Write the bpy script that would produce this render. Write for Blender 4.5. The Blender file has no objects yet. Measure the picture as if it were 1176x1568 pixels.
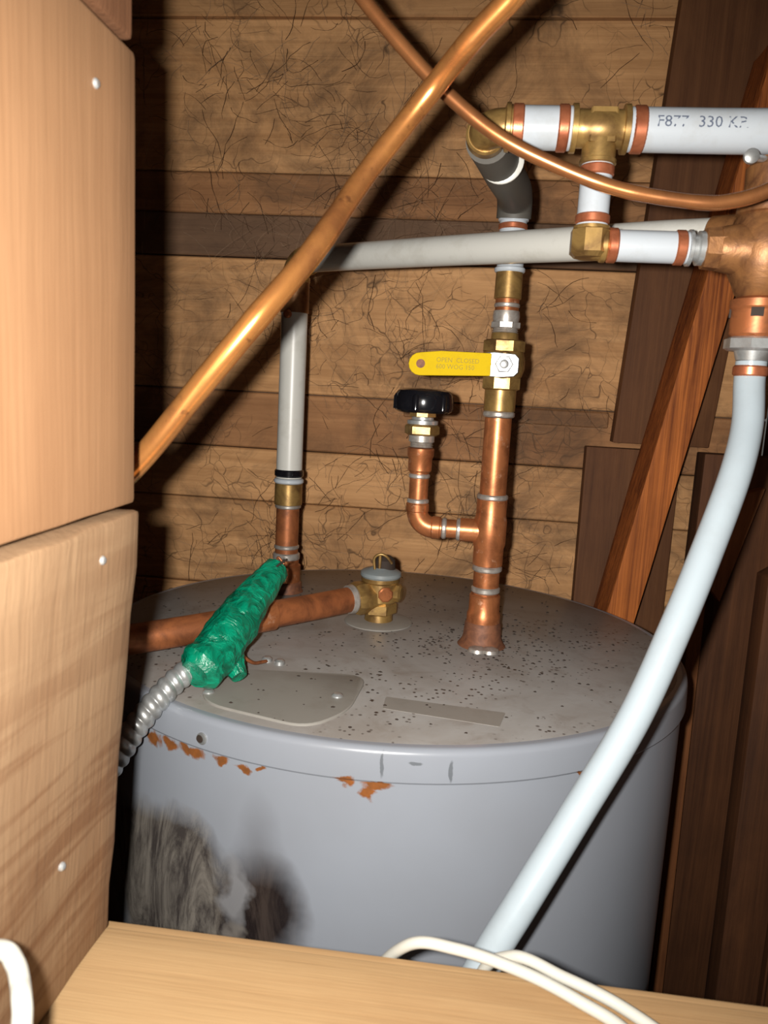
import bpy, bmesh, math, random
from mathutils import Vector, Matrix, noise
random.seed(7)
T=1.2            # height of the tank top above the floor
SC=bpy.context.scene.collection
bpy.context.scene.view_settings.view_transform='Standard'

# ---------------------------------------------------------------- node helpers
class NT:
    def __init__(s,name):
        s.m=bpy.data.materials.new(name); s.m.use_nodes=True
        s.t=s.m.node_tree; s.b=s.t.nodes['Principled BSDF']
    def n(s,typ,**kw):
        nd=s.t.nodes.new('ShaderNode'+typ)
        for k,v in kw.items(): setattr(nd,k,v)
        return nd
    def l(s,a,b): s.t.links.new(a,b)
    def setv(s,sock,v):
        if hasattr(v,'is_output') or isinstance(v,bpy.types.NodeSocket): s.l(v,sock)
        else: sock.default_value=v
    def math(s,op,a,b=0.0,c=None,clamp=False):
        nd=s.n('Math',operation=op,use_clamp=clamp); s.setv(nd.inputs[0],a); s.setv(nd.inputs[1],b)
        if c is not None: s.setv(nd.inputs[2],c)
        return nd.outputs[0]
    def vmath(s,op,a,b):
        nd=s.n('VectorMath',operation=op); s.setv(nd.inputs[0],a); s.setv(nd.inputs[1],b)
        return nd.outputs['Value'] if op in('DISTANCE','LENGTH') else nd.outputs[0]
    def mix(s,f,a,b,mode='MIX'):
        nd=s.n('MixRGB',blend_type=mode); s.setv(nd.inputs[0],f)
        s.setv(nd.inputs[1],a if not isinstance(a,tuple) else (*a[:3],1)); s.setv(nd.inputs[2],b if not isinstance(b,tuple) else (*b[:3],1))
        return nd.outputs[0]
    def obj(s): return s.n('TexCoord').outputs['Object']
    def mapp(s,v,sc=(1,1,1),loc=(0,0,0),rot=(0,0,0)):
        nd=s.n('Mapping'); s.l(v,nd.inputs[0]); nd.inputs['Scale'].default_value=sc; nd.inputs['Location'].default_value=loc; nd.inputs['Rotation'].default_value=rot
        return nd.outputs[0]
    def noise(s,v,scale,detail=4,rough=.55,dist=0):
        nd=s.n('TexNoise'); s.l(v,nd.inputs['Vector']); nd.inputs['Scale'].default_value=scale; nd.inputs['Detail'].default_value=detail
        nd.inputs['Roughness'].default_value=rough; nd.inputs['Distortion'].default_value=dist
        return nd.outputs[0]
    def ramp(s,f,stops):
        nd=s.n('ValToRGB'); s.l(f,nd.inputs[0]); e=nd.color_ramp.elements
        while len(e)<len(stops): e.new(.5)
        for i,(p,c) in enumerate(stops):
            e[i].position=p; e[i].color=(c,c,c,1) if isinstance(c,(int,float)) else (*c[:3],1)
        return nd.outputs[0]
    def bump(s,h,strength=.3,dist=.002):
        nd=s.n('Bump'); s.l(h,nd.inputs['Height']); nd.inputs['Strength'].default_value=strength; nd.inputs['Distance'].default_value=dist
        s.l(nd.outputs[0],s.b.inputs['Normal'])
    def out(s,col=None,rough=None,metal=None,spec=None):
        if col is not None: s.setv(s.b.inputs['Base Color'],(*col[:3],1) if isinstance(col,tuple) else col)
        if rough is not None: s.setv(s.b.inputs['Roughness'],rough)
        if metal is not None: s.setv(s.b.inputs['Metallic'],metal)
        if spec is not None: s.b.inputs['Specular IOR Level'].default_value=spec
        return s.m

def wood(name,light,dark,axis='X',stain=.4,stainc=(.05,.03,.02),grain=1.0,rough=.7,webshade=0.0,saw=0.0,ringscale=1.0,spec=.25,bump=.35,soft=.15):
    N=NT(name); o=N.obj()
    isl=N.n('NewGeometry').outputs['Random Per Island']
    cb=N.n('CombineXYZ'); N.l(N.math('MULTIPLY',isl,13.7),cb.inputs[0]); N.l(N.math('MULTIPLY',isl,7.3),cb.inputs[1]); N.l(N.math('MULTIPLY',isl,5.1),cb.inputs[2])
    v=N.vmath('ADD',o,cb.outputs[0])
    def s3(al,ac): return {'X':(al,ac,ac),'Y':(ac,al,ac),'Z':(ac,ac,al)}[axis]
    a=N.noise(N.mapp(v,s3(1.6,22)),1.0,7,.68,1.6)
    w=N.noise(N.mapp(v,s3(.8,55*ringscale)),1.0,3,.5,2.2)      # growth-ring streaks
    fine=N.noise(N.mapp(v,s3(9,330)),1.0,3,.7)
    blotch=N.noise(v,6,5,.65,.5)
    fac=N.math('ADD',N.math('MULTIPLY',a,.42),N.math('MULTIPLY',w,.26*grain))
    fac=N.math('ADD',fac,N.math('MULTIPLY',fine,.18))
    fac=N.math('ADD',fac,N.math('MULTIPLY',blotch,.2))
    mid=.40+.13*grain
    col=N.mix(N.ramp(fac,[(mid-soft,0),(mid+soft,1)]),dark,light)
    st=N.ramp(N.noise(N.mapp(v,s3(3.2,7)),1.0,6,.65,.4),[(.45,0),(.72,1)])
    col=N.mix(N.math('MULTIPLY',st,stain),col,stainc)
    col=N.mix(.6,col,N.ramp(isl,[(0,.72),(1,1.0)]),'MULTIPLY')
    if webshade>0:
        dv=N.n('TexNoise'); N.l(o,dv.inputs['Vector']); dv.inputs['Scale'].default_value=9; dv.inputs['Detail'].default_value=3
        vv=N.vmath('ADD',o,N.mapp(dv.outputs['Color'],(.14,.14,.14)))
        tot=None
        for sc,th in((17,.018),(31,.022)):
            vo=N.n('TexVoronoi',feature='DISTANCE_TO_EDGE'); N.l(vv,vo.inputs['Vector']); vo.inputs['Scale'].default_value=sc
            e=N.ramp(vo.outputs['Distance'],[(0,1),(th,0)])
            mk=N.ramp(N.noise(o,sc*.35,3),[(.48,0),(.60,1)])
            e=N.math('MULTIPLY',e,mk)
            tot=e if tot is None else N.math('MAXIMUM',tot,e)
        col=N.mix(N.math('MULTIPLY',tot,webshade),col,(.07,.037,.018))  # thin dark lines: cobweb shadows painted into the board colour
        soot=N.ramp(N.noise(o,5.5,7,.72,.9),[(.46,0),(.66,1)])
        col=N.mix(N.math('MULTIPLY',soot,.68),col,(.095,.056,.033))
    if saw>0:
        sw=N.noise(N.mapp(v,(6,5,62),rot=(.50,0,0)),1.0,4,.6,.7)
        zz=N.n('SeparateXYZ'); N.l(o,zz.inputs[0])
        low=N.math('MULTIPLY',N.math('SUBTRACT',T+.20,zz.outputs[2]),6.0,clamp=True)
        low=N.math('ADD',N.math('MULTIPLY',low,.75),.25)
        mk=N.ramp(N.noise(v,7,2),[(.32,0),(.52,1)])
        col=N.mix(N.math('MULTIPLY',N.math('MULTIPLY',N.ramp(sw,[(.47,0),(.58,1)]),mk),N.math('MULTIPLY',low,saw)),col,dark)
        # mottled darker brown towards the sill
        g=N.math('MULTIPLY',N.math('SUBTRACT',T+.12,zz.outputs[2]),7.0,clamp=True)
        col=N.mix(N.math('MULTIPLY',N.math('MULTIPLY',g,N.ramp(N.noise(v,11,6,.7),[(.3,0),(.6,1)])),.55),col,(.20,.095,.04))
    N.bump(N.math('ADD',fine,N.math('MULTIPLY',w,.5)),bump,.0012)
    return N.out(col,rough,0.0,spec)

def metal(name,c1,c2,rough=.35,met=.6,sc=40,c3=None,bump=.15,th=(.4,.65)):
    N=NT(name); o=N.obj()
    n1=N.noise(o,sc,5,.65,.5)
    col=N.mix(N.ramp(n1,[(th[0],0),(th[1],1)]),c1,c2)
    if c3: col=N.mix(N.ramp(N.noise(o,sc*2.3,4,.7),[(.6,0),(.68,1)]),col,c3)
    N.bump(n1,bump,.001)
    return N.out(col,N.math('ADD',N.math('MULTIPLY',n1,.25),rough-.12),met,.5)

def plastic(name,c,rough=.35,dirt=.25,dc=(.25,.22,.18),sc=30,spec=.5):
    N=NT(name); o=N.obj()
    col=N.mix(N.math('MULTIPLY',N.ramp(N.noise(o,sc,6,.7),[(.5,0),(.75,1)]),dirt),c,dc)
    return N.out(col,rough,0.0,spec)

M={}
M['wall']=wood('back_board_wood',(.90,.50,.225),(.46,.225,.088),'X',.40,(.20,.09,.036),webshade=.8)
M['walldark']=wood('dark_board_wood',(.24,.135,.076),(.13,.072,.042),'X',.5,(.07,.042,.028),webshade=.8)  # darker tone for the narrow board band and the backing
M['wallred']=wood('aged_board_wood',(.58,.29,.125),(.29,.13,.053),'X',.5,(.12,.05,.022),webshade=.8)
M['dark']=wood('dark_stained_wood',(.18,.075,.030),(.075,.028,.012),'Z',.35,(.30,.13,.05))
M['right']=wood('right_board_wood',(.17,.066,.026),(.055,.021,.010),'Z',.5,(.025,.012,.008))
M['strip']=wood('edge_batten_wood',(.34,.13,.045),(.13,.045,.017),'Z',.4,(.05,.02,.010),grain=1.4)
M['brace']=wood('orange_brace_wood',(.72,.22,.048),(.19,.046,.012),'Z',.2,(.08,.022,.008),ringscale=3,bump=.5,grain=1.8,soft=.12)
M['jamb']=wood('jamb_pine',(.300,.165,.083),(.205,.104,.048),'Z',.18,(.17,.07,.032),grain=.4,ringscale=.4,bump=.16,soft=.16)
M['jamblow']=wood('rough_sawn_pine',(.40,.27,.155),(.135,.062,.027),'Z',.10,(.24,.11,.05),grain=.3,saw=.85,ringscale=.5,bump=.35,soft=.42)
M['sill']=wood('sill_pine',(.44,.29,.145),(.31,.18,.08),'X',.22,(.22,.11,.05),grain=.5,bump=.25,soft=.18)
M['frame']=wood('framing_pine',(.22,.10,.048),(.14,.06,.027),'Z',.2)
M['copper']=metal('copper',(.58,.21,.08),(.31,.105,.04),.36,.65,45,(.66,.33,.19))
M['copperdull']=metal('tarnished_copper',(.44,.15,.055),(.20,.07,.03),.42,.5,40)
M['coppernew']=metal('copper_tubing_metal',(.78,.33,.095),(.44,.175,.06),.25,.8,22,(.30,.12,.045),bump=.1)
M['coppertan']=metal('brown_copper_tubing',(.54,.22,.08),(.32,.125,.05),.28,.75,22,bump=.1)
M['ring']=metal('crimp_copper',(.54,.18,.085),(.34,.10,.045),.35,.6,60)
M['solder']=metal('solder',(.55,.52,.48),(.36,.31,.27),.35,.6,90)
M['brass']=metal('brass',(.42,.26,.085),(.18,.10,.035),.36,.6,50)
M['bronze']=metal('bronze_casting',(.32,.145,.052),(.14,.058,.024),.45,.45,60,bump=.5)
M['steel']=metal('galvanised_steel',(.58,.60,.60),(.36,.36,.35),.35,.7,60)
M['pex']=plastic('white_pex',(.45,.49,.53),.3,.3,(.30,.28,.24),40)
M['pexold']=plastic('grey_pex',(.58,.575,.535),.34,.35,(.30,.27,.21),30)
M['hose']=plastic('white_hose_plastic',(.36,.42,.46),.25,.2,(.25,.26,.26),25)
M['black']=plastic('black_plastic',(.006,.006,.008),.15,.15,(.04,.04,.04),60)
M['insul']=plastic('grey_rubber_insulation',(.085,.078,.066),.6,.4,(.14,.12,.10),40)
M['yellow']=plastic('yellow_vinyl',(.64,.44,.010),.75,.25,(.35,.20,.02),80,.08)
M['ink']=plastic('print_ink',(.10,.12,.17),.5,0)
M['inky']=plastic('handle_ink',(.36,.27,.05),.7,0,spec=.1)
M['cable']=plastic('white_cable_jacket',(.44,.43,.38),.4,.1)
M['bluewht']=plastic('blue_grey_paint',(.20,.23,.24),.4,.3)

N=NT('green_tape'); o=N.obj(); n1=N.noise(o,45,4,.6,2.0)
N.bump(n1,.8,.005); M['green']=N.out(N.mix(N.ramp(n1,[(.35,0),(.62,1)]),(.0,.10,.052),(.0,.25,.135)),.33,0.0,.5)

C=(-.070,.80); RX=.303; R=.28
def fy(x): return C[1]-R*math.sqrt(max(0,1-((x-C[0])/RX)**2))
# tank paint -----------------------------------------------------------------
def tank_mat(name,top=False):
    N=NT(name); o=N.obj()
    base=(.262,.283,.322)
    if top:
        n1=N.noise(o,7,6,.65,.6)
        col=N.mix(N.ramp(n1,[(.35,0),(.65,1)]),(.32,.31,.30),(.235,.212,.192))
        mud=N.ramp(N.noise(o,26,6,.7,.5),[(.52,0),(.70,1)])
        col=N.mix(N.math('MULTIPLY',mud,.42),col,(.15,.115,.09))
        for sc_,th_ in((75,.16),(130,.22)):
            sp=N.n('TexVoronoi'); N.l(o,sp.inputs['Vector']); sp.inputs['Scale'].default_value=sc_
            col=N.mix(N.math('MULTIPLY',N.ramp(sp.outputs['Distance'],[(th_*.6,1),(th_,0)]),N.ramp(N.noise(o,10,2),[(.45,0),(.6,1)])),col,(.04,.025,.018))
        return N.out(col,.42,0.0,.4)
    col=N.mix(N.ramp(N.noise(o,5,4),[(.4,0),(.7,1)]),base,(.24,.255,.285))
    def blob(cx,cy,cz,rx,rz,soft,scale,amp):
        nz=N.n('TexNoise'); N.l(o,nz.inputs['Vector']); nz.inputs['Scale'].default_value=scale; nz.inputs['Detail'].default_value=4
        d=N.vmath('SUBTRACT',nz.outputs['Color'],(.5,.5,.5)); d=N.mapp(d,(amp,amp,amp))
        v=N.vmath('ADD',o,d); v=N.vmath('SUBTRACT',v,(cx,cy,cz)); v=N.mapp(v,(1/rx,1/.3,1/rz))
        L=N.vmath('LENGTH',v,(0,0,0))
        return N.ramp(L,[(max(0,1-soft),1),(1,0)])
    streak=N.ramp(N.noise(N.mapp(o,(22,22,7),rot=(0,.6,0)),1.0,8,.72,2.2),[(.42,0),(.60,1)])
    m1=blob(-.226,.58,T-.168,.086,.088,.25,14,.07)
    col=N.mix(N.math('MULTIPLY',m1,.94),col,N.mix(streak,(.042,.032,.026),(.21,.185,.155)))
    m2=blob(-.140,.53,T-.130,.030,.085,.9,16,.03)
    col=N.mix(N.math('MULTIPLY',m2,.6),col,(.05,.04,.037))
    m2=blob(-.135,.53,T-.158,.042,.070,.55,15,.045)
    col=N.mix(N.math('MULTIPLY',m2,.97),col,N.mix(streak,(.012,.007,.006),(.045,.032,.026)))
    m4=blob(-.158,.53,T-.138,.016,.034,.5,26,.05)
    col=N.mix(N.math('MULTIPLY',m4,.85),col,(.24,.24,.25))
    m5=blob(-.162,.53,T-.185,.018,.020,.5,40,.05)
    col=N.mix(N.math('MULTIPLY',m5,.75),col,(.20,.18,.16))
    rn=None
    for (cx,cz,rx,rz) in [(-.240,-.036,.010,.007),(-.222,-.033,.010,.006),(-.200,-.032,.014,.006),(-.172,-.032,.008,.004),(-.154,-.034,.008,.003),(-.138,-.031,.005,.003),(-.074,-.028,.009,.004),(-.050,-.029,.013,.004),(-.055,-.036,.008,.007),(.105,-.028,.007,.002),(.13,-.029,.004,.002)]:
        b=blob(cx,fy(cx),T+cz,rx,rz,.35,110,.014)
        rn=b if rn is None else N.math('MAXIMUM',rn,b)
    col=N.mix(rn,col,N.mix(N.noise(o,160,3),(.30,.10,.025),(.10,.045,.02)))
    for (cx,cz,rx,rz) in [(-.046,-.012,.0016,.011),(.004,-.016,.0020,.009),(-.022,-.010,.006,.0014)]:
        b=blob(cx,.53,T+cz,rx,rz,.3,120,.004)
        col=N.mix(N.math('MULTIPLY',b,.75),col,(.09,.10,.11))
    return N.out(col,.27,0.0,.5)
M['tank']=tank_mat('tank_enamel'); M['tanktop']=tank_mat('tank_top_enamel',True)
M['plate']=plastic('dusty_plate_enamel',(.265,.25,.225),.5,.7,(.20,.18,.155),22,.3)
M['label']=plastic('worn_label',(.268,.247,.222),.5,.9,(.235,.215,.19),60,.3)
M['debris']=plastic('debris_brown',(.03,.018,.012),.8,0)
M['rust']=metal('rusty_metal',(.25,.10,.05),(.12,.05,.03),.6,.3,80)
M['floor']=plastic('concrete_floor_mat',(.16,.15,.14),.85,.5,(.08,.07,.06),6,.2)
M['webd']=plastic('web_shadow_thread',(.11,.062,.035),.9,0,spec=.1)  # dark strands, with the webs' shadow put into the thread colour
M['webl']=plastic('pale_thread',(.42,.29,.19),.9,0,spec=.1)

# ---------------------------------------------------------------- geometry helpers
def mk(name,verts,faces,mat,parent=None,smooth=True,angle=35,zoff=T):
    me=bpy.data.meshes.new(name)
    me.from_pydata([(v[0],v[1],v[2]+zoff) for v in verts],[],faces)
    bm=bmesh.new(); bm.from_mesh(me); bmesh.ops.recalc_face_normals(bm,faces=bm.faces); bm.to_mesh(me); bm.free()
    for m in (mat if isinstance(mat,list) else [mat]): me.materials.append(m)
    if smooth:
        for p in me.polygons: p.use_smooth=True
        me.set_sharp_from_angle(angle=math.radians(angle))
    ob=bpy.data.objects.new(name,me); SC.objects.link(ob)
    if parent: ob.parent=parent
    return ob
def empty(name):
    e=bpy.data.objects.new(name,None); SC.objects.link(e); e.empty_display_size=.02; return e

def catmull(pts,n=10):
    P=[Vector(p) for p in pts]; P=[P[0]*2-P[1]]+P+[P[-1]*2-P[-2]]; out=[]
    for i in range(1,len(P)-2):
        a,b,c,d=P[i-1:i+3]
        for k in range(n):
            t=k/n; out.append(.5*((2*b)+(c-a)*t+(2*a-5*b+4*c-d)*t*t+(3*b-a-3*c+d)*t**3))
    out.append(P[-2]); return out
def sweep(name,pts,rad,mat,parent=None,seg=24,smooth_path=True,n=10,disp=None,angle=50):
    path=catmull(pts,n) if smooth_path else [Vector(p) for p in pts]
    m=len(path); tang=[(path[min(i+1,m-1)]-path[max(i-1,0)]).normalized() for i in range(m)]
    up=Vector((0,0,1)) if abs(tang[0].z)<.9 else Vector((0,1,0))
    nrm=(up-tang[0]*up.dot(tang[0])).normalized(); V=[];F=[]
    for i in range(m):
        nrm=(nrm-tang[i]*nrm.dot(tang[i])).normalized(); bi=tang[i].cross(nrm)
        r=rad(i/(m-1)) if callable(rad) else rad
        for k in range(seg):
            a=2*math.pi*k/seg; rr=r
            d=nrm*math.cos(a)+bi*math.sin(a)
            if disp: rr=r*disp(i/(m-1),a,path[i])
            V.append(path[i]+d*rr)
    for i in range(m-1):
        for k in range(seg):
            F.append((i*seg+k,i*seg+(k+1)%seg,(i+1)*seg+(k+1)%seg,(i+1)*seg+k))
    F.append(tuple(range(seg))); F.append(tuple(range((m-1)*seg,m*seg)))
    return mk(name,V,F,mat,parent,angle=angle)
def lathe(name,o,d,prof,mat,parent=None,seg=32,sx=None):
    """prof: list of (distance along d, radius)"""
    o=Vector(o); d=Vector(d).normalized(); up=Vector((0,0,1)) if abs(d.z)<.9 else Vector((0,1,0))
    u=(up-d*up.dot(d)).normalized(); w=d.cross(u); V=[];F=[]
    for (h,r) in prof:
        for k in range(seg):
            a=2*math.pi*(k+.5)/seg; q=o+d*h+(u*math.cos(a)+w*math.sin(a))*r
            if sx: q.x=o.x+(q.x-o.x)*(1+sx/r)
            V.append(q)
    m=len(prof)
    for i in range(m-1):
        for k in range(seg): F.append((i*seg+k,i*seg+(k+1)%seg,(i+1)*seg+(k+1)%seg,(i+1)*seg+k))
    F.append(tuple(range(seg))); F.append(tuple(range((m-1)*seg,m*seg)))
    return mk(name,V,F,mat,parent,angle=30)
def band(name,o,d,h0,h1,r,mat,parent,seg=32,b=None):
    b=min((h1-h0)*.25,.0015) if b is None else b
    return lathe(name,o,d,[(h0,r-b),(h0+b,r),(h1-b,r),(h1,r-b)],mat,parent,seg)
def ribs(name,o,d,h0,h1,r,nr,amp,mat,parent,seg=32):
    pr=[]
    for i in range(nr*4+1):
        t=i/(nr*4); pr.append((h0+(h1-h0)*t,r+amp*math.sin(t*nr*2*math.pi)))
    return lathe(name,o,d,pr,mat,parent,seg)
def hull(name,c8,mat,parent=None,bev=.002,sub=0,rough=0,zoff=T):
    me=bpy.data.meshes.new(name); bm=bmesh.new()
    vs=[bm.verts.new((v[0],v[1],v[2]+zoff)) for v in c8]
    for f in ((0,1,2,3),(4,5,6,7),(0,1,5,4),(1,2,6,5),(2,3,7,6),(3,0,4,7)): bm.faces.new([vs[i] for i in f])
    bmesh.ops.recalc_face_normals(bm,faces=bm.faces)
    if bev: bmesh.ops.bevel(bm,geom=bm.edges[:],offset=bev,segments=2,affect='EDGES',profile=.6)
    if sub:
        bmesh.ops.subdivide_edges(bm,edges=[e for e in bm.edges if e.calc_length()>.03],cuts=sub,use_grid_fill=True)
        for v in bm.verts:
            q=noise.noise_vector(v.co*38); q2=noise.noise_vector(v.co*110); v.co+=Vector(q)*rough+Vector(q2)*rough*.5
    bm.to_mesh(me); bm.free(); me.materials.append(mat)
    for p in me.polygons: p.use_smooth=True
    me.set_sharp_from_angle(angle=math.radians(40))
    ob=bpy.data.objects.new(name,me); SC.objects.link(ob)
    if parent: ob.parent=parent
    return ob
def box(name,x0,x1,y0,y1,z0,z1,mat,parent=None,bev=.002,sub=0,rough=0):
    return hull(name,[(x0,y0,z0),(x1,y0,z0),(x1,y1,z0),(x0,y1,z0),(x0,y0,z1),(x1,y0,z1),(x1,y1,z1),(x0,y1,z1)],mat,parent,bev,sub,rough)
def boards(name,specs,mats,parent=None):
    me=bpy.data.meshes.new(name); bm=bmesh.new()
    for (x0,x1,y0,y1,z0,z1,mi) in specs:
        vs=[bm.verts.new(c) for c in ((x0,y0,z0+T),(x1,y0,z0+T),(x1,y1,z0+T),(x0,y1,z0+T),(x0,y0,z1+T),(x1,y0,z1+T),(x1,y1,z1+T),(x0,y1,z1+T))]
        fs=[]
        for f in ((3,2,1,0),(4,5,6,7),(0,1,5,4),(1,2,6,5),(2,3,7,6),(3,0,4,7)):
            fc=bm.faces.new([vs[i] for i in f]); fc.material_index=mi; fs.append(fc)
        es={e for f in fs for e in f.edges}
        bmesh.ops.bevel(bm,geom=list(es),offset=.0018,segments=1,affect='EDGES',material=-1)
    bm.to_mesh(me); bm.free()
    for m in mats: me.materials.append(m)
    ob=bpy.data.objects.new(name,me); SC.objects.link(ob)
    if parent: ob.parent=parent
    return ob

# ---------------------------------------------------------------- room shell
zs=[-1.2,-1.02,-.84,-.66,-.48,-.32,-.19,-.062,.075,.157,.243,.44,.502,.561,.771,.96,1.1]
mi =[0,0,0,0,0,0,0,0,0,2,0,1,2,0,0,0]
sp=[]
for i in range(len(zs)-1):
    dy=random.uniform(-.002,.003)+(-.004 if i in(11,) else 0)
    sp.append((-.56,.42,1.16+dy,1.182,zs[i]+.0009,zs[i+1]-.0009,mi[i]))
sp.append((-.10,.20,1.155,1.163,.218,.241,2))
sp.append((-.56,.42,1.182,1.20,-1.2,1.1,1))
boards('wall_back',sp,[M['wall'],M['walldark'],M['wallred']])
sp=[]
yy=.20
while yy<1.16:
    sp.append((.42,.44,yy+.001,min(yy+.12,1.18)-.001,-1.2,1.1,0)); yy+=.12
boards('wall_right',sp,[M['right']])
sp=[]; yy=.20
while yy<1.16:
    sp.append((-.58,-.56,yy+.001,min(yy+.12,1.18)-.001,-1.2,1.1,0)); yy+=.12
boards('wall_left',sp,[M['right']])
boards('floor',[(-.58,.44,.20,1.2,-1.24,-1.2,0)],[M['floor']])
boards('ceiling',[(-.58,.44,.20,1.2,1.1,1.12,0)],[M['right']])
boards('wall_front',[(-.58,-.25,.215,.345,-1.2,1.1,0),(.34,.44,.215,.345,-1.2,1.1,0),(-.25,.34,.23,.34,-1.2,-.075,0),(-.25,.34,.215,.345,.62,1.1,0)],[M['frame']])

# jamb: stacked rough pieces of stud
jp=empty('wooden_post')
box('post_upper',-.247,-.157,.21,.35,.196,.396,M['jamb'],jp,.0025,5,.0006)
box('post_top_block',-.247,-.1575,.21,.348,.400,.62,M['frame'],jp,.003)
hull('post_lower_block',[(-.25,.21,-.032),(-.172,.21,-.032),(-.172,.350,-.032),(-.25,.350,-.032),(-.25,.21,.192),(-.1545,.21,.192),(-.1545,.351,.192),(-.25,.351,.192)],M['jamblow'],jp,.0025,8,.0016)
for i,(yn,zn,xn) in enumerate(((.313,.176,-.1555),(.295,.04,-.166),(.312,.37,-.157))):
    lathe('nail_%d'%i,(xn-.003,yn,zn),(1,0,0),[(0,.0020),(.0035,.0020),(.0042,.0013)],M['steel'],jp,16)
sl=empty('wooden_sill')
box('sill_board',-.25,.34,.225,.352,-.072,-.0325,M['sill'],sl,.003,5,.0009)
box('sill_back_batten',-.25,.34,.3525,.360,-.090,-.036,M['sill'],sl,.0015)

# right side framing
hull('wooden_brace',[(.190,1.03,-.08),(.229,1.03,-.08),(.229,1.115,-.08),(.190,1.115,-.08),(.330,1.03,.70),(.372,1.03,.70),(.372,1.115,.70),(.330,1.115,.70)],M['brace'],None,.002,6,.0012)
hull('corner_board',[(.203,1.125,.20),(.335,1.125,.20),(.335,1.152,.20),(.203,1.152,.20),(.247,1.125,1.0),(.40,1.125,1.0),(.40,1.152,1.0),(.247,1.152,1.0)],M['dark'],None,.002)
hull('corner_board.001',[(.178,1.128,-1.2),(.30,1.128,-1.2),(.30,1.152,-1.2),(.178,1.152,-1.2),(.168,1.128,.192),(.30,1.128,.192),(.30,1.152,.192),(.168,1.152,.192)],M['dark'],None,.002)
box('framing_stud',.315,.418,1.07,1.11,-1.2,.195,M['right'],None,.002)
hull('framing_stud.001',[(.372,.93,-1.2),(.418,.93,-1.2),(.418,.968,-1.2),(.372,.968,-1.2),(.362,.93,.06),(.418,.93,.10),(.418,.968,.10),(.362,.968,.06)],M['right'],None,.002)
box('framing_stud.002',.385,.418,.80,.838,-1.2,.02,M['strip'],None,.002)
hull('edge_batten',[(.322,1.03,-1.2),(.340,1.03,-1.2),(.340,1.065,-1.2),(.322,1.065,-1.2),(.308,1.03,.02),(.326,1.03,.05),(.326,1.065,.05),(.308,1.065,.02)],M['strip'],None,.0015)
hull('edge_batten.001',[(.318,1.00,.03),(.334,1.00,.01),(.334,1.02,.01),(.318,1.02,.03),(.345,1.00,.150),(.372,1.00,.160),(.372,1.02,.160),(.345,1.02,.150)],M['strip'],None,.0015)

# ---------------------------------------------------------------- water heater
wh=empty('water_heater'); SX=RX-R
lathe('tank_jacket',(C[0],C[1],-1.16),(0,0,1),[(0,R-.004),(.004,R-.002),(1.134,R-.002),(1.14,R-.003)],M['tank'],wh,160,SX)
pr=[(-.0265,R-.003),(-.0265,R+.0007),(-.0250,R+.0016),(-.008,R+.0010)]+[(-.0058+.0058*math.sin(k/9*math.pi/2),R-.0052+.0058*math.cos(k/9*math.pi/2)) for k in range(10)]+[(0,R-.0075)]
lathe('tank_cap_rim',(C[0],C[1],0),(0,0,1),pr,M['tank'],wh,160,SX)
lathe('tank_top',(C[0],C[1],0),(0,0,1),[(-.004,R-.008),(-.0006,R-.008),(.0004,R-.010)],M['tanktop'],wh,160,SX)
lathe('tank_foot_ring',(C[0],C[1],-1.2),(0,0,1),[(0,R-.02),(.04,R-.02)],M['rust'],wh,64)
def rpoly(name,pts,z0,z1,mat,parent,rad=.012):
    P=[Vector((a,b,0)) for a,b in pts]; out=[]; n=len(P)
    for i in range(n):
        a,b,c=P[i-1],P[i],P[(i+1)%n]; d1=(a-b).normalized(); d2=(c-b).normalized()
        r=min(rad,(a-b).length*.45,(c-b).length*.45)
        p0=b+d1*r; p2=b+d2*r
        for k in range(7):
            t=k/6; out.append(p0*(1-t)**2+b*2*t*(1-t)+p2*t*t)
    m=len(out); V=[(p.x,p.y,z0) for p in out]+[(p.x,p.y,z1-.0006) for p in out]
    cen=sum(out,Vector())/m
    V+=[(cen.x+(p.x-cen.x)*.985,cen.y+(p.y-cen.y)*.985,z1) for p in out]
    F=[tuple(range(m)),tuple(range(2*m,3*m))]
    for s in (0,1):
        for i in range(m): F.append((s*m+i,s*m+(i+1)%m,(s+1)*m+(i+1)%m,(s+1)*m+i))
    return mk(name,V,F,mat,parent,angle=30)
rpoly('access_cover',[(-.215,.640),(-.075,.657),(-.080,.575),(-.106,.538),(-.200,.565)],.0003,.0022,M['plate'],wh,.025)
rpoly('rating_label',[(-.055,.615),(.046,.605),(.040,.576),(-.055,.590)],.0003,.0006,M['label'],wh,.002)
for i,(sx,sy) in enumerate(((-.173,.672),(-.199,.585),(-.094,.602),(-.160,.668))):
    lathe('screw_%d'%i,(sx,sy,.0004),(0,0,1),[(0,.0052),(.003,.0048),(.0044,.003),(.0046,.0008)],M['steel'],wh,18)
kx=-.188; ky=fy(kx); dv=Vector(((kx-C[0])/RX**2,(ky-C[1])/R**2,0)).normalized()
lathe('rim_knockout',(kx,ky,-.017),tuple(dv),[(0,.0050),(.0022,.0048),(.0026,.0038)],M['steel'],wh,20)
lathe('knockout_hole',(kx+dv.x*.0024-.0012,ky+dv.y*.0024,-.017),tuple(dv),[(0,.0032),(.0005,.003)],M['debris'],wh,20)
V=[];F=[]
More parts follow.
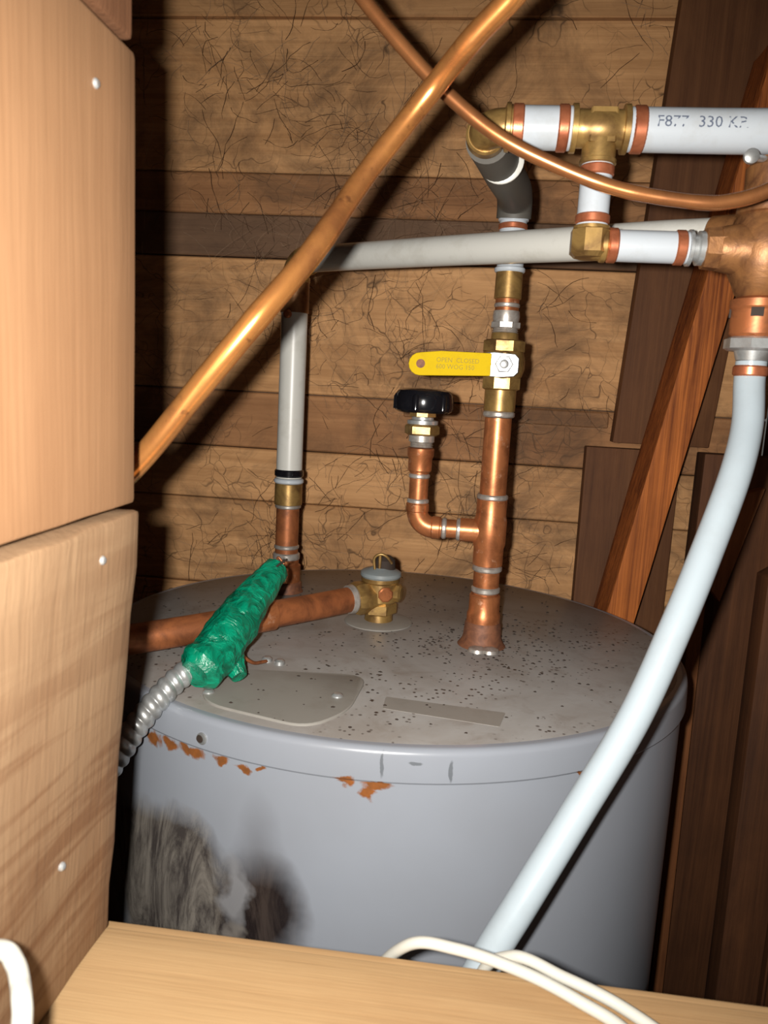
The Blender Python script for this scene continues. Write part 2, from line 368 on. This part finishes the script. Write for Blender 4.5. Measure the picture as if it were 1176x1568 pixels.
for i in range(620):
    if i<330:
        aa=random.uniform(0,6.28); rr=abs(random.gauss(0,.055))+.02; x=.0275+rr*math.cos(aa)*1.4-.01; y=.770+rr*math.sin(aa)
    else:
        aa=random.uniform(0,6.28); rr=math.sqrt(random.random())*.262; x=C[0]+rr*math.cos(aa); y=C[1]+rr*math.sin(aa)
    if (x-C[0])**2+(y-C[1])**2>.265**2: continue
    s=random.uniform(.0005,.0017); an=random.uniform(0,3.14); b=len(V); zb=.0024 if (-.22<x<-.07 and .54<y<.66) else .0006
    for k in range(5):
        t=an+k*1.257; V.append((x+s*math.cos(t)*random.uniform(.8,1.6),y+s*math.sin(t),zb))
    V.append((x,y,zb+s*.6))
    for k in range(5): F.append((b+k,b+(k+1)%5,b+5))
    F.append((b,b+1,b+2,b+3,b+4))
mk('debris_flakes',V,F,M['debris'],wh,smooth=False)

# ---------------------------------------------------------------- main riser
UP=(0,0,1)
X,Y=.0275,.776; o=(X,Y,0)
r1=empty('copper_riser_pipe')
lathe('base_nipple',o,UP,[(.0006,.025),(.003,.023),(.007,.0205),(.011,.0195),(.024,.0185),(.027,.0165)],M['rust'],r1)
lathe('base_coupling',o,UP,[(.024,.0155),(.026,.0172),(.034,.0172),(.037,.0158),(.053,.0158),(.055,.0145)],M['copper'],r1)
lathe('lower_pipe',o,UP,[(.05,.0133),(.235,.0133)],M['copper'],r1)
band('solder_band_a',o,UP,.0565,.063,.0148,M['solder'],r1)
band('solder_band_b',o,UP,.079,.085,.0152,M['solder'],r1)
lathe('tee_body',o,UP,[(.085,.0135),(.086,.0152),(.103,.0152),(.108,.0165),(.132,.0165),(.137,.0152),(.153,.0152),(.154,.0135)],M['copper'],r1)
band('solder_band_c',o,UP,.153,.1585,.0158,M['solder'],r1)
for i,(dx,dz) in enumerate(((-.004,.004),(.008,.002))): 
    lathe('solder_drip_%d'%i,(X+dx,Y-.022,.0005),UP,[(0,.010),(.003,.009),(.005,.004)],M['solder'],r1,14)
lathe('branch_socket',(X,Y,.120),(-1,0,0),[(0,.012),(.030,.012),(.031,.0105)],M['copper'],r1)
band('solder_band_d',(X,Y,.120),(-1,0,0),.029,.034,.0115,M['solder'],r1)
def elbow(name,p,d1,d2,rad,bend,mat,parent,socket=0,sr=0,seg=28):
    p=Vector(p);d1=Vector(d1).normalized();d2=Vector(d2).normalized()
    pts=[]
    if socket: pts.append(p-d1*(bend+socket))
    cc=p-d1*bend+d2*bend
    for k in range(13):
        t=k/12*math.pi/2; pts.append(cc-d2*bend*math.cos(t)+d1*bend*math.sin(t))
    if socket: pts.append(p+d2*(bend+socket))
    ob=sweep(name,pts,rad,mat,parent,seg,False)
    if sr:
        band(name+'_socket_in',p-d1*(bend+socket),d1,0,socket+.002,sr,mat,parent)
        band(name+'_socket_out',p+d2*bend,d2,-.002,socket,sr,mat,parent)
    return ob
lathe('branch_pipe',(X,Y,.120),(-1,0,0),[(.025,.0095),(.058,.0095)],M['copper'],r1)
band('solder_band_e',(X,Y,.120),(-1,0,0),.044,.049,.0110,M['solder'],r1)
elbow('branch_elbow',(-.0475,Y,.120),(-1,0,0),UP,.0108,.017,M['copper'],r1,.008,.0117)
ob=(-.0475,Y,0)
lathe('branch_upright',ob,UP,[(.14,.0097),(.20,.0097)],M['copper'],r1)
band('solder_band_f',ob,UP,.1440,.1490,.0112,M['solder'],r1)
band('solder_band_g',ob,UP,.1700,.1745,.0108,M['solder'],r1)
lathe('branch_adapter',ob,UP,[(.176,.0103),(.178,.012),(.190,.012),(.193,.0135),(.200,.0135),(.201,.011)],M['copper'],r1)

v1=empty('vacuum_relief_valve')
ribs('thread_stub',ob,UP,.2012,.212,.0112,5,.0008,M['solder'],v1)
lathe('stub_collar',ob,UP,[(.206,.010),(.207,.013),(.213,.013),(.214,.010)],M['solder'],v1)
lathe('hex_nut',ob,UP,[(.213,.014),(.215,.0175),(.222,.0175),(.224,.015)],M['brass'],v1,6)
lathe('valve_neck',ob,UP,[(.223,.012),(.2245,.0155),(.228,.0155),(.229,.011),(.238,.011)],M['steel'],v1)
lathe('lower_collar',ob,UP,[(.231,.0105),(.232,.014),(.236,.014),(.237,.0105)],M['brass'],v1,8)
lathe('black_cap',ob,UP,[(.2375,.012),(.236,.0255),(.238,.0285),(.2415,.0295),(.249,.029),(.254,.0285),(.2575,.026),(.2595,.020),(.2600,.008)],M['black'],v1,48)
for k in range(6):
    aa=k*math.pi/3+.3
    lathe('cap_lug_%d'%k,(ob[0]+.0272*math.cos(aa),ob[1]+.0272*math.sin(aa),.239),UP,[(0,.0038),(.012,.0036),(.015,.002)],M['black'],v1,12)

# ball valve
bv=empty('ball_valve')
band('solder_band_h',o,UP,.2355,.2415,.0158,M['solder'],bv)
lathe('lower_union',o,UP,[(.2405,.0135),(.242,.0155),(.262,.0155),(.264,.014)],M['brass'],bv)
lathe('lower_hex',o,UP,[(.262,.0165),(.2635,.0195),(.274,.0195),(.2755,.017)],M['brass'],bv,8)
lathe('valve_body',o,UP,[(.272,.016),(.276,.0195),(.283,.0215),(.292,.0215),(.299,.0195),(.303,.017)],M['brass'],bv)
lathe('upper_hex',o,UP,[(.298,.0175),(.2995,.0215),(.309,.0215),(.3105,.018)],M['brass'],bv,8)
lathe('upper_neck',o,UP,[(.309,.0135),(.316,.013),(.317,.0125)],M['brass'],bv)
lathe('stem_boss',(X,Y-.012,.286),(0,-1,0),[(0,.013),(.014,.013),(.016,.011)],M['brass'],bv)
lathe('stem',(X,Y-.026,.286),(0,-1,0),[(0,.006),(.010,.006)],M['steel'],bv)
def plate2d(name,outline,y0,y1,mat,parent):
    m=len(outline); V=[(x,y0,z) for x,z in outline]+[(x,y1,z) for x,z in outline]
    F=[tuple(range(m)),tuple(range(m,2*m))]+[(i,(i+1)%m,m+(i+1)%m,m+i) for i in range(m)]
    ob=mk(name,V,F,mat,parent,smooth=False)
    md=ob.modifiers.new('b','BEVEL'); md.width=.0008; md.segments=2; md.limit_method='ANGLE'
    return ob
br=[(X-.030,.277),(X-.012,.274),(X-.004,.2735),(X+.010,.275),(X+.014,.279),(X+.014,.292),(X+.010,.296),(X-.010,.297),(X-.030,.294)]
plate2d('lever_bracket',br,Y-.033,Y-.0305,M['steel'],bv)
lathe('lever_nut',(X,Y-.033,.286),(0,-1,0),[(0,.0085),(.005,.0085),(.006,.0075)],M['steel'],bv,6)
lathe('stem_tip',(X,Y-.039,.286),(0,-1,0),[(0,.0042),(.003,.0042),(.0035,.0032)],M['steel'],bv,16)
hx0,hx1=-.062,X-.012
hl=[(hx1,.2745),(hx1,.2955),(hx0+.03,.2955)]+[(hx0+.011+.011*math.cos(math.pi/2+k/8*math.pi),.2825+.0108*math.sin(math.pi/2+k/8*math.pi)) for k in range(9)]+[(hx0+.03,.2725)]
plate2d('yellow_lever',hl,Y-.037,Y-.0295,M['yellow'],bv)
lathe('lever_hole',(hx0+.0115,Y-.0365,.2828),(0,-1,0),[(0,.0042),(.0012,.0042),(.0014,.003)],M['rust'],bv,20)
def text(name,s,size,mat,parent,fn):
    cu=bpy.data.curves.new(name,'FONT'); cu.body=s; cu.size=size; cu.resolution_u=2
    ob=bpy.data.objects.new(name,cu); SC.objects.link(ob); bpy.context.view_layer.update()
    me=bpy.data.meshes.new_from_object(ob); SC.objects.unlink(ob); bpy.data.objects.remove(ob)
    bm=bmesh.new(); bm.from_mesh(me)
    bmesh.ops.triangulate(bm,faces=bm.faces)
    for v in bm.verts:
        c=fn(v.co.x,v.co.y); v.co=(c[0],c[1],c[2]+T)
    bm.to_mesh(me); bm.free(); me.materials.clear(); me.materials.append(mat)
    ob=bpy.data.objects.new(name,me); SC.objects.link(ob); ob.parent=parent
text('lever_print','OPEN  CLOSED\n600 WOG 150',.0062,M['inky'],bv,lambda x,y:(hx0+.026+x*.95,Y-.0373,.2852+y))

# fittings above the valve
ru=empty('pex_riser_pipe')
ribs('thread',o,UP,.3172,.327,.0122,5,.0007,M['solder'],ru)
lathe('hex_collar',o,UP,[(.321,.012),(.322,.0150),(.327,.0150),(.328,.012)],M['solder'],ru,8)
lathe('silver_joint',o,UP,[(.327,.0125),(.333,.0132),(.338,.0125)],M['solder'],ru)
lathe('copper_stub',o,UP,[(.336,.0115),(.352,.0115)],M['copper'],ru)
band('solder_ring',o,UP,.341,.3455,.0124,M['solder'],ru)
lathe('brass_adapter',o,UP,[(.349,.0118),(.350,.0132),(.374,.0128),(.376,.0115)],M['brass'],ru)
band('white_collar',o,UP,.374,.379,.0148,M['pex'],ru)
lathe('pex_section',o,UP,[(.375,.0128),(.428,.0128)],M['pex'],ru)
band('crimp_ring',o,UP,.413,.4195,.0138,M['ring'],ru)
band('pipe_collar',o,UP,.4215,.4245,.0145,M['pex'],ru)
sweep('insulated_bend',[(X,Y,.424),(X,Y-.002,.433),(X-.001,Y-.012,.4405),(X-.004,Y-.035,.4425),(X-.012,.70,.442),(X-.022,.64,.441),(X-.029,.60,.440)],.0165,M['insul'],ru,28,True,8)
lathe('insulation_cuff',(X-.017,.655,.441),(-.12,-1,0),[(0,.0155),(.001,.0178),(.003,.0178),(.004,.016)],M['pexold'],ru)

# ---------------------------------------------------------------- header
hd=empty('pex_header_pipe')
elbow('header_elbow',(-.003,.572,.440),(0,-1,0),(1,0,0),.0125,.014,M['brass'],hd,.010,.0145)
DX=(1,0,0); oh=(0,.572,.440)
band('ring_a',oh,DX,.0135,.0225,.0152,M['ring'],hd)
lathe('pex_a',oh,DX,[(.012,.0142),(.056,.0142)],M['pex'],hd)
lathe('fitting_lip_a',oh,DX,[(.009,.012),(.010,.0158),(.0128,.0158),(.0135,.014)],M['brass'],hd)
band('ring_b',oh,DX,.0445,.053,.0152,M['ring'],hd)
lathe('tee_run',oh,DX,[(.054,.0135),(.0545,.0158),(.058,.0158),(.0585,.0125),(.066,.0125),(.068,.0135),(.082,.0135),(.084,.0125),(.0885,.0125),(.089,.0158),(.0925,.0158),(.093,.0135)],M['brass'],hd)
lathe('tee_box',(.066,.572,.440),DX,[(0,.0145),(.001,.0155),(.017,.0155),(.018,.0145)],M['brass'],hd,4)
band('ring_c',oh,DX,.0945,.104,.0152,M['ring'],hd)
sweep('pex_b',[(.093,.572,.440),(.15,.572,.440),(.22,.571,.440),(.34,.57,.438),(.418,.57,.437)],.0142,M['pex'],hd,32)
text('pipe_print','F877  330 KPA  80C',.0105,M['ink'],hd,lambda x,y:(.1085+x,.572-.01435*math.cos((y-.002)/.0142),.440+.01435*math.sin((y-.002)/.0142)))
DN=(0,0,-1); od=(.0745,.572,.440)
lathe('tee_branch',od,DN,[(.008,.0115),(.020,.0115),(.0205,.0125),(.023,.0125),(.0235,.011)],M['brass'],hd)
band('ring_d',od,DN,.0235,.0315,.0118,M['ring'],hd)
lathe('pex_c',od,DN,[(.022,.0108),(.066,.0108)],M['pex'],hd)
band('ring_e',od,DN,.0555,.063,.0118,M['ring'],hd)
lathe('fitting_lip_b',od,DN,[(.0635,.011),(.064,.0125),(.0665,.0125),(.067,.011)],M['brass'],hd)
elbow('drop_elbow',(.0745,.572,.364),DN,DX,.0108,.008,M['brass'],hd,.004,.0118)
lathe('elbow_block',(.0745,.572,.374),DN,[(0,.013),(.001,.0145),(.016,.0145),(.019,.011)],M['brass'],hd,8)
ol=(0,.572,.364)
band('ring_f',ol,DX,.0855,.0935,.0118,M['ring'],hd)
lathe('pex_d',ol,DX,[(.084,.0108),(.140,.0108)],M['pex'],hd)
band('ring_g',ol,DX,.131,.139,.0118,M['ring'],hd)

# ---------------------------------------------------------------- mixing valve
mv=empty('mixing_valve')
lathe('inlet_barb',ol,DX,[(.1402,.0108),(.1405,.0122),(.1425,.0122),(.143,.009),(.146,.009),(.147,.0115),(.153,.0115),(.154,.0095)],M['steel'],mv)
lathe('inlet_nut',ol,DX,[(.150,.011),(.151,.0140),(.163,.0150),(.168,.016)],M['bronze'],mv,8)
cx=.193; oc=(cx,.575,0)
lathe('valve_shell',oc,UP,[(.332,.0135),(.335,.0165),(.342,.0195),(.350,.0235),(.362,.026),(.374,.0245),(.384,.021),(.392,.0175),(.402,.0165)],M['bronze'],mv)
lathe('inlet_horn',(.160,.572,.364),DX,[(0,.0145),(.010,.0165),(.03,.02)],M['bronze'],mv)
lathe('outlet_horn',(cx+.008,.575,.366),DX,[(0,.02),(.022,.018),(.030,.0165),(.032,.018),(.044,.018),(.045,.015)],M['bronze'],mv)
lathe('top_cylinder',oc,UP,[(.400,.0160),(.402,.0180),(.418,.0185),(.420,.0165),(.4235,.0155)],M['bronze'],mv)
lathe('cast_collar',oc,UP,[(.386,.0175),(.388,.0215),(.393,.0215),(.395,.0175)],M['bronze'],mv)
lathe('lower_barrel',oc,UP,[(.306,.0155),(.308,.0172),(.324,.0172),(.326,.0185),(.331,.0185),(.333,.0145)],M['copperdull'],mv)
for k in range(4):
    aa=k*math.pi/2-1.9
    box('barrel_slot_%d'%k,-.004,.004,-.0012,.0012,0,.006,M['debris'],mv,.0003)
    s=bpy.data.objects['barrel_slot_%d'%k]
    s.data.transform(Matrix.Translation((cx+.0168*math.cos(aa),.575+.0168*math.sin(aa),.319+T))@Matrix.Rotation(aa+math.pi/2,4,'Z')@Matrix.Translation((0,0,-T)))
lathe('union_nut',oc,UP,[(.2965,.0165),(.298,.0195),(.3045,.0195),(.306,.017)],M['steel'],mv,8)
lathe('tail_neck',oc,UP,[(.290,.0105),(.297,.0125)],M['steel'],mv)
lathe('pipe_screw',(.170,.556,.4195),(0,-1,0),[(0,.0048),(.003,.0048),(.004,.003)],M['steel'],mv,16)
lathe('strap_arm',(.170,.556,.4195),(1,.7,.1),[(-.002,.0022),(.022,.0022)],M['steel'],mv,10)

# ---------------------------------------------------------------- curved white hose
hs=empty('white_water_hose')
band('crimp_ring',(cx,.575,0),UP,.279,.287,.0116,M['ring'],hs)
sweep('hose',[(cx,.575,.2895),(cx,.574,.275),(.1905,.560,.245),(.180,.540,.212),(.162,.520,.164),(.142,.500,.115),(.117,.480,.058),(.083,.460,-.002),(.053,.440,-.051),(.033,.428,-.085),(.012,.416,-.13),(-.02,.405,-.22),(-.04,.42,-.45),(-.04,.45,-.80),(-.04,.44,-1.19)],.0104,M['hose'],hs,32,True,12)

# ---------------------------------------------------------------- left riser and the long cross pipe
X2,Y2=-.2165,.921; o2=(X2,Y2,0)
l1=empty('copper_riser_pipe.001')
lathe('base_nipple',o2,UP,[(.0006,.0225),(.004,.0205),(.012,.0200),(.014,.018)],M['rust'],l1)
lathe('base_coupling',o2,UP,[(.012,.0165),(.014,.0182),(.034,.0182),(.036,.0158),(.042,.0158)],M['copper'],l1)
lathe('lower_pipe',o2,UP,[(.03,.0142),(.115,.0142)],M['copperdull'],l1)
band('solder_band_a',o2,UP,.041,.050,.0168,M['solder'],l1)
band('solder_band_b',o2,UP,.055,.060,.0155,M['solder'],l1)
band('solder_band_c',o2,UP,.106,.111,.0160,M['solder'],l1)
lathe('brass_adapter',o2,UP,[(.110,.015),(.111,.0172),(.136,.0168),(.138,.0155)],M['brass'],l1)
band('white_collar',o2,UP,.137,.143,.0182,M['pex'],l1)
band('black_clamp',o2,UP,.145,.154,.0178,M['black'],l1)
p2=empty('pex_cross_pipe')
lathe('upright',o2,UP,[(.1435,.0158),(.345,.0158)],M['pexold'],p2)
lathe('dark_sleeve',o2,UP,[(.340,.0145),(.341,.0168),(.378,.0165),(.380,.015)],M['bronze'],p2)
lathe('hook',(X2-.004,Y2-.017,.338),(0,-1,0),[(0,.005),(.003,.005),(.005,.003)],M['copper'],p2,14)
A0=Vector((X2,Y2,.401)); 
elbow('corner_elbow',A0,UP,((.18+.2165),(.61-.921),-.02),.0158,.020,M['brass'],p2,.006,.0172)
A1=Vector((.180,.615,.381)); dd=(A1-A0).normalized()
sweep('cross_run',[A0+dd*.022,Vector((-.165,.880,.399)),Vector((-.031,.780,.3935)),Vector((.080,.692,.387)),Vector((.133,.650,.384)),A1-dd*.012],.0143,M['pexold'],p2,32)
band('cross_end_fitting',A1-dd*.014,dd,0,.02,.0155,M['bronze'],p2)

# ---------------------------------------------------------------- T&P valve + discharge
tp=empty('pressure_relief_valve'); X3,Y3=-.0865,.826; o3=(X3,Y3,0)
lathe('escutcheon',o3,UP,[(.0006,.038),(.0015,.0375),(.0025,.034),(.003,.02)],M['plate'],tp,40)
lathe('inlet_nipple',o3,UP,[(.003,.016),(.012,.015),(.013,.012)],M['brass'],tp)
lathe('hex_base',o3,UP,[(.010,.0165),(.012,.0195),(.022,.0195),(.024,.0175)],M['brass'],tp,6)
lathe('valve_bowl',o3,UP,[(.022,.016),(.026,.0195),(.036,.0205),(.046,.020),(.048,.0215),(.052,.0215),(.053,.018)],M['brass'],tp)
lathe('outlet_port',(X3,Y3,.031),(-.55,-.835*.55,-.02),[(.004,.0165),(.016,.0165),(.020,.0185),(.030,.0185),(.034,.017)],M['brass'],tp,8)
lathe('name_plate',(X3+.008,Y3-.0195,.037),(.38,-1,0),[(0,.0085),(.002,.0085),(.003,.007)],M['copper'],tp,8)
lathe('side_lug',(X3+.017,Y3-.004,.036),(1,-.2,0),[(0,.010),(.006,.010),(.008,.007)],M['brass'],tp,8)
lathe('grey_cap',o3,UP,[(.052,.0215),(.054,.0228),(.0575,.0225),(.0595,.0195),(.0615,.0125),(.063,.010)],M['bluewht'],tp,36)
lathe('spring_housing',(X3+.003,Y3+.003,0),UP,[(.060,.0125),(.071,.0115),(.075,.007)],M['debris'],tp,24)
lathe('test_lever_stem',(X3-.001,Y3-.008,0),UP,[(.060,.0018),(.079,.0018)],M['brass'],tp,12)
sweep('test_lever',[(X3-.006,Y3-.010,.062),(X3-.007,Y3-.010,.074),(X3-.001,Y3-.010,.079),(X3+.006,Y3-.009,.077),(X3+.012,Y3-.006,.069)],.0016,M['brass'],tp,10)
side=Vector((-.55,-.46,-.02)).normalized()
dp=empty('discharge_pipe')
st=Vector((X3,Y3,.031))+side*.033
lathe('solder_joint',st,tuple(side),[(.001,.0150),(.003,.0162),(.008,.0155),(.009,.014)],M['solder'],dp)
sweep('copper_discharge_pipe',[st+side*.001,(-.150,.765,.0285),(-.192,.722,.0275),(-.241,.672,.026),(-.29,.63,.024),(-.35,.585,.020),(-.415,.53,.00),(-.49,.50,-.06),(-.52,.48,-.3),(-.52,.48,-1.19)],.0138,M['copperdull'],dp,28)
lathe('pipe_coupling',Vector((-.192,.722,.0275)),(-.70,-.70,-.01),[(-.012,.0145),(-.011,.0158),(.012,.0158),(.013,.0145)],M['copper'],dp)

# ---------------------------------------------------------------- taped conduit
ec=empty('electrical_conduit')
def gd(t,a,p):
    q=Vector((math.cos(a)*1.1,math.sin(a)*1.1,t*5+a*.3))
    return .98+.17*abs(noise.noise(q*1.2))+.05*noise.noise(q*4)+.035*abs(math.sin(t*22+a*.8))
sweep('green_tape_wrap',[(-.172,.694,.084),(-.180,.672,.071),(-.188,.640,.055),(-.193,.614,.043),(-.199,.590,.030),(-.206,.570,.022)],lambda t:(.0115+.0075*min(1,t*2.2))*(1 if t<.93 else 1-.35*(t-.93)/.07),M['green'],ec,30,True,9,gd,18)
sweep('green_tape_tail',[(-.194,.612,.030),(-.184,.602,.022),(-.176,.594,.014)],lambda t:.014*(1-.55*t),M['green'],ec,16,True,6,gd,18)
cp=[(-.209,.584,.026),(-.221,.572,.016),(-.231,.558,.004),(-.243,.544,-.014),(-.254,.532,-.036),(-.272,.522,-.065),(-.31,.51,-.12),(-.38,.50,-.26)]
path=catmull(cp,30)
Ls=[0]
for i in range(1,len(path)): Ls.append(Ls[-1]+(path[i]-path[i-1]).length)
tot=Ls[-1]; res=[]; k=0; nn=900
for i in range(nn+1):
    s=tot*i/nn
    while k<len(Ls)-2 and Ls[k+1]<s: k+=1
    t=(s-Ls[k])/max(1e-9,Ls[k+1]-Ls[k]); res.append(path[k].lerp(path[k+1],t))
nr=tot/.0085
sweep('spiral_armor',res,1.0,M['steel'],ec,24,False,1,lambda t,a,p:.0088+.0016*abs(math.sin(math.pi*t*nr+a*.5)))
sweep('loose_wire_a',[(-.178,.690,.070),(-.172,.692,.085),(-.170,.690,.096),(-.164,.690,.090)],.0012,M['copperdull'],ec,8)
sweep('loose_wire_b',[(-.178,.686,.080),(-.166,.680,.092),(-.158,.676,.098)],.0010,M['debris'],ec,8)
sweep('loose_wire_c',[(-.185,.655,.055),(-.189,.640,.040),(-.186,.632,.022),(-.178,.640,.010),(-.171,.662,.004)],.0016,M['copperdull'],ec,8)

# ---------------------------------------------------------------- soft copper tubing
sweep('copper_tubing',[(-.42,.42,.03),(-.30,.41,.105),(-.22,.403,.173),(-.180,.400,.208),(-.146,.400,.250),(-.115,.402,.289),(-.090,.420,.327),(-.068,.445,.372),(-.037,.450,.415),(-.014,.432,.436),(.005,.420,.451),(.022,.410,.466),(.08,.400,.52),(.14,.41,.60)],lambda t:.0066 if t<.5 else .0062,M['coppernew'],None,24,True,12,lambda t,a,p:1+.05*noise.noise(p*60))
sweep('copper_tubing.001',[(-.19,.52,.62),(-.142,.51,.550),(-.106,.500,.516),(-.082,.500,.488),(-.059,.500,.464),(-.030,.500,.437),(.003,.500,.413),(.040,.500,.396),(.080,.500,.383),(.123,.500,.377),(.145,.500,.378),(.168,.500,.386),(.20,.50,.405),(.30,.50,.49),(.40,.51,.56)],.0044,M['coppertan'],None,20,True,12,lambda t,a,p:1+.06*noise.noise(p*70))

# cables
sweep('white_cable',[(-.05,.385,-.16),(-.035,.380,-.075),(-.014,.362,-.030),(.012,.356,-.0235),(.046,.350,-.0270),(.072,.338,-.0290),(.092,.322,-.0290),(.105,.290,-.0290),(.10,.255,-.0290)],.0030,M['cable'],None,16)
sweep('white_cable.001',[(.02,.385,-.16),(.024,.374,-.060),(.040,.362,-.0285),(.066,.352,-.0285),(.092,.338,-.0290),(.115,.315,-.0290),(.13,.28,-.0290)],.0030,M['cable'],None,16)
sweep('white_cable.002',[(-.162,.17,.10),(-.157,.210,.066),(-.152,.229,.053),(-.1455,.227,.050),(-.140,.221,.048),(-.135,.214,.046),(-.131,.210,.03),(-.13,.24,-.01),(-.13,.27,-.0290),(-.10,.29,-.0290)],.0034,M['cable'],None,16)

# ---------------------------------------------------------------- cobwebs
cu=bpy.data.curves.new('cobweb','CURVE'); cu.dimensions='3D'; cu.bevel_depth=.00024; cu.bevel_resolution=0
cu.materials.append(M['webd']); cu.materials.append(M['webl'])
cl=[(random.uniform(-.44,.20),random.uniform(-.05,.80)) for _ in range(26)]+[(.0,.30),(.02,.29),(-.05,.26),(-.05,.20),(-.38,.70),(-.30,.66),(.05,.22),(.2,.76),(-.2,.55)]
for i in range(860):
    c=random.choice(cl)
    spread=random.choice((.02,.05,.11))
    x=c[0]+random.gauss(0,spread); z=c[1]+random.gauss(0,spread); y=1.152-random.random()**2*.02
    if random.random()<.45: a=math.atan2(c[1]-z,c[0]-x)+random.gauss(0,.3)     # strands radiating from a knot
    else: a=random.uniform(0,6.28)
    n=random.randint(3,9); st=random.uniform(.004,.014); cv=random.gauss(0,.12)
    s=cu.splines.new('POLY'); s.points.add(n-1); s.material_index=0 if random.random()<.66 else 1
    for k in range(n):
        zz=min(max(z,-.10),.95); xx=min(max(x,-.5),.24)
        s.points[k].co=(xx,y,zz+T,1); s.points[k].radius=random.uniform(.4,1.6) if s.material_index==0 else .7
        x+=math.cos(a)*st; z+=math.sin(a)*st; a+=cv+random.gauss(0,.22); y+=random.gauss(0,.0008); y=min(y,1.155)
for i in range(110):
    x=random.uniform(-.36,.02); z=random.uniform(.34,.54); s=cu.splines.new('POLY'); n=12; s.points.add(n-1); s.material_index=1
    x1=x+random.uniform(-.12,.12); z1=z+random.uniform(-.16,.1); sag=random.uniform(0,.03)
    for k in range(n):
        t=k/(n-1); s.points[k].co=(x+(x1-x)*t,1.12-.10*math.sin(t*3.14),z+(z1-z)*t-sag*math.sin(t*3.14)+T,1); s.points[k].radius=.42
wb=bpy.data.objects.new('cobweb',cu); SC.objects.link(wb)

# ---------------------------------------------------------------- recentre empties
bpy.context.view_layer.update()
for e in [x for x in SC.objects if x.type=='EMPTY']:
    ch=[c for c in SC.objects if c.parent==e]; pts=[Vector(b) for c in ch for b in c.bound_box]
    if not pts: continue
    lo=Vector([min(p[i] for p in pts) for i in range(3)]); hi=Vector([max(p[i] for p in pts) for i in range(3)])
    c0=(lo+hi)/2; e.location=c0
    for c in ch: c.location=-c0

# ---------------------------------------------------------------- camera
p=math.radians(9); r=math.radians(3.1); y=math.radians(6)
R0=Vector((math.cos(y),math.sin(y),0)); Fw=Vector((-math.sin(y)*math.cos(p),math.cos(y)*math.cos(p),-math.sin(p))); U0=R0.cross(Fw)
rt=R0*math.cos(r)+U0*math.sin(r); up=-R0*math.sin(r)+U0*math.cos(r)
cd=bpy.data.cameras.new('camera'); cd.sensor_fit='VERTICAL'; cd.sensor_height=32; cd.lens=24; cd.clip_start=.01
cd.dof.use_dof=True; cd.dof.focus_distance=.78; cd.dof.aperture_fstop=14
co=bpy.data.objects.new('camera',cd); SC.objects.link(co)
mt=Matrix((rt,up,-Fw)).transposed().to_4x4(); mt.translation=Vector((0,0,T+.256)); co.matrix_world=mt
bpy.context.scene.camera=co

# ---------------------------------------------------------------- light: the phone flash beside the lens
li=bpy.data.lights.new('camera_flash','SPOT'); li.energy=31; li.shadow_soft_size=.006; li.color=(1.0,.96,.90)
li.spot_size=math.radians(130); li.spot_blend=1.0
lo=bpy.data.objects.new('camera_flash',li); SC.objects.link(lo)
ml=mt.copy(); ml.translation=Vector((-.024,-.004,T+.256+.006)); lo.matrix_world=ml
W=bpy.data.worlds.new('World'); bpy.context.scene.world=W; W.use_nodes=True
bg=W.node_tree.nodes['Background']; bg.inputs[0].default_value=(1,.93,.85,1); bg.inputs[1].default_value=.10
